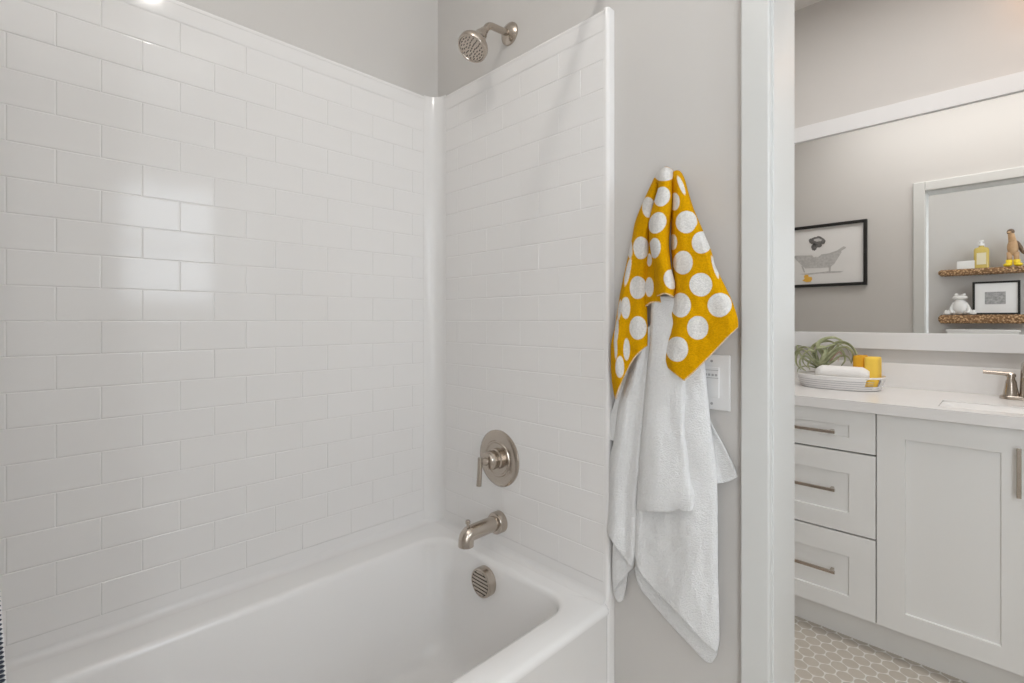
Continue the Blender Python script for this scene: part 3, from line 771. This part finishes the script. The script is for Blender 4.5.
# vanity light
vl = empty('vanity_light', (.30, YF, 2.33), 'warm lit bar light with glass shades above the vanity mirror', 'wall light')
bevel(box('backplate', .08, .52, YF-.025, YF-.001, 2.30, 2.36, M['nickel'], vl), .003)
M['warm'] = emit('warm_glass_shade', (1.0,.60,.36), 3.2)
for x_ in (.14, .30, .46):
    lathe('lamp_arm', (x_, YF-.02, 2.33), (0,-1,0), [(0,.012),(.07,.012),(.07,0)], M['nickel'], vl, 16)
    lathe('glass_shade', (x_, YF-.10, 2.29), (0,0,1), [(0,.03),(.02,.045),(.06,.052),(.11,.05),(.11,0)], M['warm'], vl, 28)

# ------------------------------------------------------------------ tray with its contents
tc_ = Vector((-.482, 2.415, CT)); TRX, TRY, TRH = .155, .118, .055
tr = empty('decor_tray', tc_, 'oval white striped tray with cut-out handles on the vanity counter', 'tray')
bm = bmesh.new(); n = 72
def oval(k, z_): return [(tc_.x+TRX*k*math.copysign(abs(math.cos(a_))**.85, math.cos(a_)), tc_.y+TRY*k*math.copysign(abs(math.sin(a_))**.85, math.sin(a_)), z_) for a_ in [2*PI*i/n for i in range(n)]]
prof = [(.86, CT+.001)]
for i in range(5):
    z_ = CT+.002+i*.0088; kk = .90+.02*i
    prof += [(kk, z_+.001), (kk+.012, z_+.0044), (kk, z_+.0080)]
prof += [(.985, CT+.049), (1.0, CT+.053), (.985, CT+.056), (.965, CT+.053), (.90, CT+.012), (.86, CT+.006)]
R_ = [[bm.verts.new(p) for p in oval(k_, z_)] for k_, z_ in prof]
NG = len(prof)
for q, (A, B) in enumerate(zip(R_, R_[1:])):
    for i in range(n):
        a_ = 2*PI*(i+.5)/n
        hole = abs(a_-(2*PI-.62)) < .26 or abs(a_-(PI-.62)) < .26
        if hole and (prof[q][1] > CT+.018 and prof[q][1] < CT+.047 or (q >= NG-3 and q < NG-2 and False)): continue
        if hole and q == NG-3: continue
        f = bm.faces.new((A[i], A[(i+1)%n], B[(i+1)%n], B[i]))
bm.faces.new(R_[-1]); bm.faces.new(R_[0][::-1])
auto_smooth(link('tray_body', bm, [M['tray'], M['tray_line']], tr, flip=False), 60)
bm = bmesh.new()
for i in range(1, 5):
    z_ = CT+.002+i*.0088; kk = .90+.02*i
    add_tube(bm, [Vector(p) for p in oval(kk-.003, z_)][7:-6] , .0011, 6, True)
link('stripes', bm, M['tray_line'], tr, True)
# rolled white towel
M['washcloth'] = mat('bright_white_terry', (.93,.92,.905), .95, bump=(330,.004,.8), spec=.1)
c0 = at(815, 371, 2.385); c1 = at(869, 371.5, 2.375)
bm = bmesh.new(); zc = CT+.062
A_ = Vector((c0.x+.004, 2.385, zc)); B_ = Vector((c1.x+.002, 2.375, zc))
def spiral(P, ang, r0): return r0*(1-.03*math.sin(ang))
pts = [A_.lerp(B_, t_) for t_ in [i/24 for i in range(25)]]
add_tube(bm, pts, lambda t_: .0295*(min(1, (.25+6*min(t_,1-t_)))**.5), 28, True, 1.05)
sp_pts = []
o = link('rolled_washcloth', bm, M['washcloth'], None, True)
tag(rehome(o), 'rolled white washcloth lying in the front of the tray', 'washcloth')
# yellow folded cloth standing behind the roll
ya = at(861, 360, 2.42); yb = at(884, 372, 2.40)
yl = empty('yellow_cloth', (-.365, 2.42, CT+.01), 'folded bright yellow cloth at the right end of the tray', 'washcloth')
bm = bmesh.new()
prl = []
def soft_box(bm, c_, h_, r_, rot=0):
    cs, sn = math.cos(rot), math.sin(rot)
    R_ = []
    for k_, z_ in ((.90,-1),(.985,-.86),(1,-.6),(1,.6),(.985,.86),(.90,1)):
        q = rrect(-h_[0]*k_, h_[0]*k_, -h_[1]*k_, h_[1]*k_, r_*k_, 0, 6)
        R_.append([bm.verts.new((c_[0]+p[0]*cs-p[1]*sn, c_[1]+p[0]*sn+p[1]*cs, c_[2]+h_[2]*z_)) for p in q])
    for A, B in zip(R_, R_[1:]):
        for i in range(len(A)): bm.faces.new((A[i], A[(i+1)%len(A)], B[(i+1)%len(A)], B[i]))
    bm.faces.new(R_[-1]); bm.faces.new(R_[0][::-1])
soft_box(bm, (-.371, 2.425, CT+.073), (.024,.050,.060), .018)
link('front_fold', bm, M['sponge'], yl, True)
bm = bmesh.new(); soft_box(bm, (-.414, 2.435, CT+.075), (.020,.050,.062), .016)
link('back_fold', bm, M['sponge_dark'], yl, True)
# air plant
ap = empty('air_plant', (-.52, 2.45, CT+.02), 'curly silvery green air plant in the tray', 'plant')
def px_path(pts, rad, m_='leaf', flat=.35):
    P = [at(a_, b_, y_) for a_, b_, y_ in pts]
    for q in P: q.z = max(q.z, CT+.016)
    tube('leaf', catmull(P, 6), lambda t_: rad*(1-t_)**.6*.95+.0008, M[m_], ap, 10, flat)
leaves = [
 [(822,366,2.44),(824,356,2.42),(818,346,2.42),(822,340,2.43),(834,337.5,2.45),(846,343,2.46)],
 [(822,368,2.44),(826,358,2.41),(834,350,2.40),(846,347,2.41),(853,354,2.43),(851,364,2.45)],
 [(823,368,2.44),(830,356,2.46),(840,344,2.48),(850,346,2.48),(857,354,2.46),(858,366,2.44)],
 [(822,367,2.44),(828,352,2.42),(838,342,2.42),(850,345,2.43),(856,355,2.43),(854,366,2.44)],
 [(821,368,2.43),(828,360,2.41),(838,350,2.40),(843,352,2.41),(845,360,2.42),(841,366,2.43)],
 [(820,368,2.43),(812,358,2.42),(804,350,2.42),(798,352,2.43),(796,362,2.44),(801,370,2.44)],
 [(820,368,2.44),(814,354,2.44),(806,347,2.46),(798,350,2.47),(793,358,2.47),(795,366,2.46)],
 [(821,369,2.43),(814,362,2.40),(806,356,2.39),(800,360,2.39),(801,367,2.40),(806,371,2.41)],
 [(820,368,2.44),(817,356,2.43),(811,350,2.42),(804,354,2.41),(803,362,2.40),(808,368,2.40)],
 [(820,368,2.43),(822,360,2.40),(826,352,2.40),(822,346,2.41),(815,350,2.41),(810,356,2.42)],
 [(820,367,2.45),(812,350,2.48),(818,343,2.49),(828,341,2.49),(836,344,2.48),(842,350,2.47)],
 [(821,368,2.43),(818,362,2.40),(812,360,2.39),(808,364,2.39),(810,370,2.40)],
 [(822,367,2.43),(832,362,2.41),(840,356,2.41),(848,357,2.42),(851,363,2.42)],
 [(820,367,2.43),(816,350,2.41),(825,347,2.40),(836,344,2.42),(846,348,2.44),(850,356,2.45)],
 [(820,369,2.44),(808,366,2.43),(799,368,2.43),(797,374,2.43)],
 [(820,368,2.45),(806,360,2.47),(800,354,2.48),(797,346,2.49),(802,346,2.49)],
]
for i, L_ in enumerate(leaves): px_path(L_, .0098 if i % 3 else .0115)
for L_ in ([(828,365,2.44),(834,356,2.44),(840,352,2.45),(842,358,2.45)], [(826,366,2.44),(833,360,2.43),(838,357,2.43),(838,362,2.43)]):
    px_path(L_, .008, 'leaf_pink')
bm = bmesh.new(); q = at(821, 369, 2.44); add_blob(bm, (q.x, q.y, max(q.z, CT+.035)), (.018,.016,.022), 16, 10)
link('bulb', bm, M['leaf'], ap, True)

# ------------------------------------------------------------------ framed tub drawing on the back of the doorway wall (seen in the mirror)
YB = YP2
pa = atm(867, 218.7, YB+.02); pb = atm(867, 284.6, YB+.02)
PX1, PZ1, PZ0 = pa.x, pa.z, pb.z; PX0 = PX1-.60
fr = empty('framed_drawing', ((PX0+PX1)/2, YB, PZ0), 'black framed drawing of a shaggy dog in a claw-foot tub, reflected in the mirror', 'picture')
bm = bmesh.new(); frame_ring(bm, PX0, PX1, PZ0, PZ1, .020, YB+.022, YB+.001)
bevel(link('frame', bm, M['black'], fr), .0015)
box('paper', PX0+.015, PX1-.015, YB+.002, YB+.008, PZ0+.015, PZ1-.015, M['paper'], fr)
YA = YB+.0085
def flat_poly(name, pts, m_, parent, y=None, th=.0006):
    y = YA if y is None else y
    P = [atm(a_, b_, y) for a_, b_ in pts]
    bm = bmesh.new(); add_prism(bm, [(p.x, p.z) for p in P], 'y', y, y+th)
    return link(name, bm, M[m_], parent)
def Z(pts): return [(790+a_*.1171, 215+b_*.1171) for a_, b_ in pts]
flat_poly('tub_drawing', Z([(30,355),(90,358),(180,352),(260,348),(330,335),(400,310),(435,302),(440,318),(405,375),(375,420),(340,448),(230,452),(130,456),(100,430),(60,392)]), 'ink_light', fr)
for P in ([(95,432),(112,440),(128,490),(118,490)], [(330,440),(350,440),(344,495),(332,495)]): flat_poly('tub_leg_drawing', Z(P), 'ink_line', fr, YA+.0002)
flat_poly('tub_rim_line', Z([(30,348),(180,346),(330,328),(400,304),(455,268),(478,272),(474,284),(440,304),(405,318),(330,340),(180,354),(30,356)]), 'ink_line', fr, YA+.0004)
flat_poly('ground_stroke', Z([(80,505),(240,490),(330,480),(460,478),(430,490),(330,497),(250,500),(150,512)]), 'ink_light', fr)
random.seed(3)
def curly(cx_, cy_, rx_, ry_, n_=26, k=.16):
    return [(cx_+rx_*(1+random.uniform(-k,k))*math.cos(2*PI*i/n_), cy_+ry_*(1+random.uniform(-k,k))*math.sin(2*PI*i/n_)) for i in range(n_)]
flat_poly('dog_body', Z(curly(225,320,48,40)), 'paper', fr, YA+.0008)
flat_poly('dog_head', Z(curly(232,222,66,38)), 'ink_dark', fr, YA+.0012)
flat_poly('dog_ear', Z(curly(205,275,24,30)), 'ink_dark', fr, YA+.0012)
flat_poly('dog_face', Z(curly(236,214,34,13,18,.1)), 'ink_light', fr, YA+.0018)
flat_poly('dog_muzzle', Z(curly(246,258,26,20,18,.1)), 'ink_dark', fr, YA+.0020)
flat_poly('duck_drawing', Z([(105,560),(125,545),(118,522),(135,508),(155,512),(160,528),(185,530),(190,550),(175,570),(140,574)]), 'duck', fr, YA+.001)

# ------------------------------------------------------------------ woven shelves on the near wall (seen in the mirror through the doorway)
SD = .15; YS = YN+SD
def shelf(label, zt_, zb_, x0):
    bm = bmesh.new()
    cyz = ((YN+.002+YS)/2, (zt_+zb_)/2); hy = (YS-YN-.004)/2; hz = (zt_-zb_)/2
    nx = 150; L_ = .72; ring_n = 20; prev = None
    for i in range(nx+1):
        x_ = x0+L_*i/nx; wob = 1+.10*math.sin(i*1.7)
        e_ = min(1, (i+.6)/4, (nx-i+.6)/4)**.5
        rg = []
        for k_ in range(ring_n):
            a_ = 2*PI*k_/ring_n; ca, sa = math.cos(a_), math.sin(a_)
            w2 = 1+.09*math.sin(i*1.3+(k_%3)*2.1)
            rg.append(bm.verts.new((x_, cyz[0]+hy*math.copysign(abs(ca)**.25, ca)*(e_*.3+.7), cyz[1]+hz*math.copysign(abs(sa)**.4, sa)*w2*e_)))
        if prev:
            for k_ in range(ring_n): bm.faces.new((prev[k_], prev[(k_+1)%ring_n], rg[(k_+1)%ring_n], rg[k_]))
        else: bm.faces.new(rg)
        prev = rg
    bm.faces.new(prev)
    o = link('woven_shelf', bm, M['wicker'], None, True)
    return tag(rehome(o), label, 'shelf', 'woven shelves on the near wall')
p = atm(938, 270.3, YS); ZU = p.z; q = atm(938, 276.6, YS)
shelf('upper woven seagrass shelf reflected in the mirror, holding the yellow bottle', ZU, ZU-.048, p.x)
p2 = atm(938, 315.0, YS); ZL = p2.z
shelf('lower woven seagrass shelf reflected in the mirror, holding the black-framed print', ZL, ZL-.070, p2.x)
# soap block box
def onshelf(px, y, z): v_ = atm(px, 300, y); return Vector((v_.x, y, z))
YO = YS-.055
a_ = onshelf(957, YO, ZU); b_ = onshelf(975, YO, ZU)
sb = bevel(box('soap_box', a_.x, b_.x, YO-.025, YO+.025, ZU, ZU+.068, M['ceramic']), .004)
tag(rehome(sb), 'small white box at the left end of the upper shelf', 'box')
c_ = onshelf(981.5, YO, ZU)
bt = empty('soap_bottle', c_, 'honey yellow soap bottle with white pump on the upper shelf', 'bottle')
bm = bmesh.new(); R_ = [rrect(c_.x-a_, c_.x+a_, YO-b_, YO+b_, r_, ZU+z_, 6) for a_, b_, r_, z_ in ((.040,.026,.02,0),(.046,.030,.02,.004),(.046,.030,.02,.150),(.040,.026,.02,.166),(.016,.016,.0155,.176),(.015,.015,.0145,.186))]
Rv = [[bm.verts.new(p) for p in q_] for q_ in R_]
for A, B in zip(Rv, Rv[1:]):
    for i in range(len(A)): bm.faces.new((A[i], A[(i+1)%len(A)], B[(i+1)%len(A)], B[i]))
bm.faces.new(Rv[-1]); bm.faces.new(Rv[0][::-1]); auto_smooth(link('bottle_body', bm, M['soap'], bt), 40)
box('bottle_label', c_.x-.028, c_.x+.028, YO+.0302, YO+.0312, ZU+.03, ZU+.125, M['label'], bt)
lathe('pump', (c_.x, YO, ZU+.186), (0,0,1), [(0,.018),(.016,.018),(.018,.007),(.032,.007),(.034,.014),(.042,.014),(.044,0)], M['pump'], bt, 24)
# carved bird in yellow boots
c_ = onshelf(1013, YO, ZU); bx_, by_ = c_.x, c_.y
bd = empty('carved_bird', c_, 'carved wooden bird figurine in yellow boots on the upper shelf', 'figurine')
bm = bmesh.new()
add_blob(bm, (bx_, by_, ZU+.155), (.034,.032,.066), 20, 14)
add_tube(bm, catmull([(bx_-.003, by_, ZU+.20),(bx_-.008, by_, ZU+.240),(bx_-.012, by_, ZU+.270)], 5), lambda t_: .024-.006*t_, 14)
link('body', bm, M['wood'], bd, True)
bm = bmesh.new(); add_blob(bm, (bx_-.013, by_, ZU+.278), (.023,.022,.024), 16, 12)
h_ = link('head', bm, M['wood_dark'], bd, True)
bm = bmesh.new(); add_lathe(bm, (bx_-.016, by_+.014, ZU+.274), (-.4,.9,-.15), [(0,.011),(.02,.008),(.034,.003),(.036,0)], 12); link('beak', bm, M['wood'], bd, True)
bm = bmesh.new(); add_blob(bm, (bx_+.040, by_-.004, ZU+.150), (.014,.026,.060), 14, 10, Matrix.Rotation(-.35, 3, 'Y')); link('wing', bm, M['wood_dark'], bd, True)
for s_ in (-1, 1):
    bm = bmesh.new(); add_tube(bm, [(bx_+s_*.020, by_, ZU+.035), (bx_+s_*.019, by_, ZU+.115)], lambda t_: .015+.003*t_, 14); link('leg', bm, M['wood'], bd, True)
    bm = bmesh.new(); add_tube(bm, [(bx_+s_*.022, by_, ZU+.012), (bx_+s_*.021, by_, ZU+.055)], .020, 16); add_blob(bm, (bx_+s_*.030, by_+.014, ZU+.0155), (.026,.034,.0155), 16, 8)
    link('boot', bm, M['boots'], bd, True)
# seated white figurine on the lower shelf
YL = YS-.06
c_ = onshelf(960, YL, ZL)
sf = empty('seated_figurine', c_, 'white ceramic seated frog figurine at the left of the lower shelf', 'figurine')
bm = bmesh.new(); x_ = c_.x
add_blob(bm, (x_, YL, ZL+.066), (.050,.040,.066), 22, 14)
link('body', bm, M['ceramic'], sf, True)
bm = bmesh.new(); add_blob(bm, (x_, YL+.006, ZL+.146), (.050,.034,.020), 20, 12)
add_blob(bm, (x_-.022, YL+.010, ZL+.168), (.014,.013,.013)); add_blob(bm, (x_+.022, YL+.010, ZL+.168), (.014,.013,.013))
link('head', bm, M['ceramic'], sf, True)
for s_ in (-1, 1):
    bm = bmesh.new(); add_tube(bm, catmull([(x_+s_*.036, YL, ZL+.10),(x_+s_*.055, YL+.014, ZL+.05),(x_+s_*.048, YL+.034, ZL+.014)], 5), .012, 12); link('arm', bm, M['ceramic'], sf, True)
    bm = bmesh.new(); add_tube(bm, catmull([(x_+s_*.03, YL, ZL+.022),(x_+s_*.062, YL+.010, ZL+.028),(x_+s_*.078, YL+.024, ZL+.016)], 5), lambda t_: .022-.008*t_, 12)
    add_blob(bm, (x_+s_*.080, YL+.026, ZL+.012), (.022,.026,.012)); add_blob(bm, (x_+s_*.086, YL+.02, ZL+.026), (.012,.012,.016)); link('leg', bm, M['ceramic'], sf, True)
# framed print standing on the lower shelf
a_ = onshelf(972.5, YL-.01, ZL); b_ = onshelf(1020.5, YL-.01, ZL); zt_ = atm(1020, 280.2, YL).z
fp = empty('framed_print', ((a_.x+b_.x)/2, YL, ZL), 'black framed print with a wide white mat on the lower shelf', 'picture')
bm = bmesh.new(); frame_ring(bm, a_.x, b_.x, ZL+.0005, zt_, .015, YL+.012, YL-.008); bevel(link('frame', bm, M['black'], fp), .001)
box('mat_board', a_.x+.012, b_.x-.012, YL-.006, YL+.004, ZL+.012, zt_-.012, M['paper'], fp)
mx_, mz_ = (a_.x+b_.x)/2-.004, (ZL+zt_)/2
box('print', mx_-.060, mx_+.060, YL+.0042, YL+.0052, mz_-.050, mz_+.050, M['sketch'], fp)
# white toilet tank with lid and bowl below the lower shelf
zs = atm(1000, 329.5, YL).z
a_ = onshelf(946, YL, 0); b_ = onshelf(1021, YL, 0)
tk = empty('toilet_tank', ((a_.x+b_.x)/2, YN+.10, .40), 'white toilet tank below the woven shelves, its lid reflected at the mirror bottom', 'toilet')
box('tank', a_.x+.01, b_.x-.01, YN+.002, YL+.02, .40, zs-.02, M['ceramic'], tk)
bevel(box('lid', a_.x, b_.x, YN+.002, YL+.03, zs-.02, zs, M['ceramic'], tk), .006)
lathe('flush_button', ((a_.x+b_.x)/2-.09, YL-.02, zs), (0,0,1), [(0,.016),(.003,.016),(.004,0)], M['nickel'], tk, 20)
bm = bmesh.new(); Rb = [rrect((a_.x+b_.x)/2-k_*.18, (a_.x+b_.x)/2+k_*.18, YL+.02-0*k_, YL+.02+.20*k_+.02, .05*k_, z_, 8) for k_, z_ in ((.6,0),(.62,.1),(.7,.25),(.95,.38),(1,.40),(1,.42))]
Rv = [[bm.verts.new(p) for p in q_] for q_ in Rb]
for A, B in zip(Rv, Rv[1:]):
    for i in range(len(A)): bm.faces.new((A[i], A[(i+1)%len(A)], B[(i+1)%len(A)], B[i]))
bm.faces.new(Rv[-1]); bm.faces.new(Rv[0][::-1]); auto_smooth(link('bowl', bm, M['ceramic'], tk), 50)

# ------------------------------------------------------------------ lamps
def lamp(name, kind, loc, energy, color=(1,1,1), **kw):
    l = bpy.data.lights.new(name, kind); l.energy = energy; l.color = color
    for k_, v_ in kw.items(): setattr(l, k_, v_)
    o = bpy.data.objects.new(name, l); col.objects.link(o); o.location = loc
    return o
cl = empty('ceiling_light', (-.60, .33, ZC), 'round flush ceiling light over the bathtub', 'ceiling light')
lathe('mount', (-.60, .33, ZC), (0,0,-1), [(0,.09),(.02,.09),(.03,.075),(.03,0)], M['nickel'], cl, 36)
lathe('bulb_socket', (-.60, .33, ZC-.03), (0,0,-1), [(0,.02),(.05,.018),(.05,0)], M['nickel'], cl, 24)
b_ = lamp('bulb_lamp', 'POINT', (-.58, .33, 2.47), 6.3, (1,.96,.91), shadow_soft_size=.035); 
b_.parent = cl; b_.matrix_parent_inverse = Matrix.Translation(-Vector(cl.location))
def fill_panel(name, x, y, sx, sy, e, c, label):  # added panels out of view, broad ambient fill rather than known fixtures
    t_ = empty(name, (x, y, ZC), label, 'ceiling light')
    bm = bmesh.new(); 
    for q in ((x-sx/2-.02,x+sx/2+.02,y-sy/2-.02,y-sy/2),(x-sx/2-.02,x+sx/2+.02,y+sy/2,y+sy/2+.02),(x-sx/2-.02,x-sx/2,y-sy/2,y+sy/2),(x+sx/2,x+sx/2+.02,y-sy/2,y+sy/2)):
        add_box(bm, *q, ZC-.02, ZC-.001)
    link('fill_panel_rim', bm, M['trim'], t_)
    l = lamp('fill_panel_lamp', 'AREA', (x, y, ZC-.008), e, c, shape='RECTANGLE', size=sx, size_y=sy)
    l.parent = t_; l.matrix_parent_inverse = Matrix.Translation(-Vector(t_.location))
fill_panel('added_ceiling_fill', .45, .30, .9, .9, 3.5, (1,.985,.97), 'added unseen fill light panel above the bathroom floor')
fill_panel('added_ceiling_fill', .1, 1.74, 1.8, .5, 18, (1,.975,.95), 'added unseen fill light panel above the vanity room floor')
def win_lamp(x, y, z, sy, sz, e):
    o = lamp('pane_area_lamp', 'AREA', (x, y, z), e, (.86,.93,1), shape='RECTANGLE', size=sy, size_y=sz)
    o.rotation_euler = (0, PI/2, 0); o.rotation_euler = Vector((-1,0,0)).to_track_quat('-Z', 'Y').to_euler()
    return o
win_lamp(XR-.005+.06, (WY0+WY1)/2, (WZ0+WZ1)/2, WY1-WY0, WZ1-WZ0, 7)

o = lamp('pane_area_lamp', 'AREA', (NWX, YN-.05, 1.30), 12.5, (.93,.965,1), shape='RECTANGLE', size=.60, size_y=1.7)  # added fill lamp in the invented near-wall window
o.rotation_euler = Vector((0,1,0)).to_track_quat('-Z', 'Y').to_euler()
# world
w = bpy.data.worlds.new('world'); sc.world = w; w.use_nodes = True
w.node_tree.nodes['Background'].inputs[0].default_value = (.85,.92,1,1); w.node_tree.nodes['Background'].inputs[1].default_value = .5

# ------------------------------------------------------------------ camera
cam = bpy.data.cameras.new('camera'); co = bpy.data.objects.new('camera', cam); col.objects.link(co); sc.camera = co
co.location = (0, 0, CH); co.rotation_euler = (PI/2, 0, math.atan2(-FX, FY))
cam.sensor_fit = 'HORIZONTAL'; cam.sensor_width = 36; cam.lens = 36*F/1024; cam.clip_start = .02
cam.shift_y = -(341.5-HZ)/1024
# colour
vs = sc.view_settings; vs.view_transform = 'Standard'; vs.look = 'None'; vs.gamma = 1; vs.exposure = -0.03; vs.use_curve_mapping = False
cy = sc.cycles
cy.use_denoising = True; cy.max_bounces = 14; cy.diffuse_bounces = 10; cy.glossy_bounces = 8; cy.sample_clamp_indirect = 8
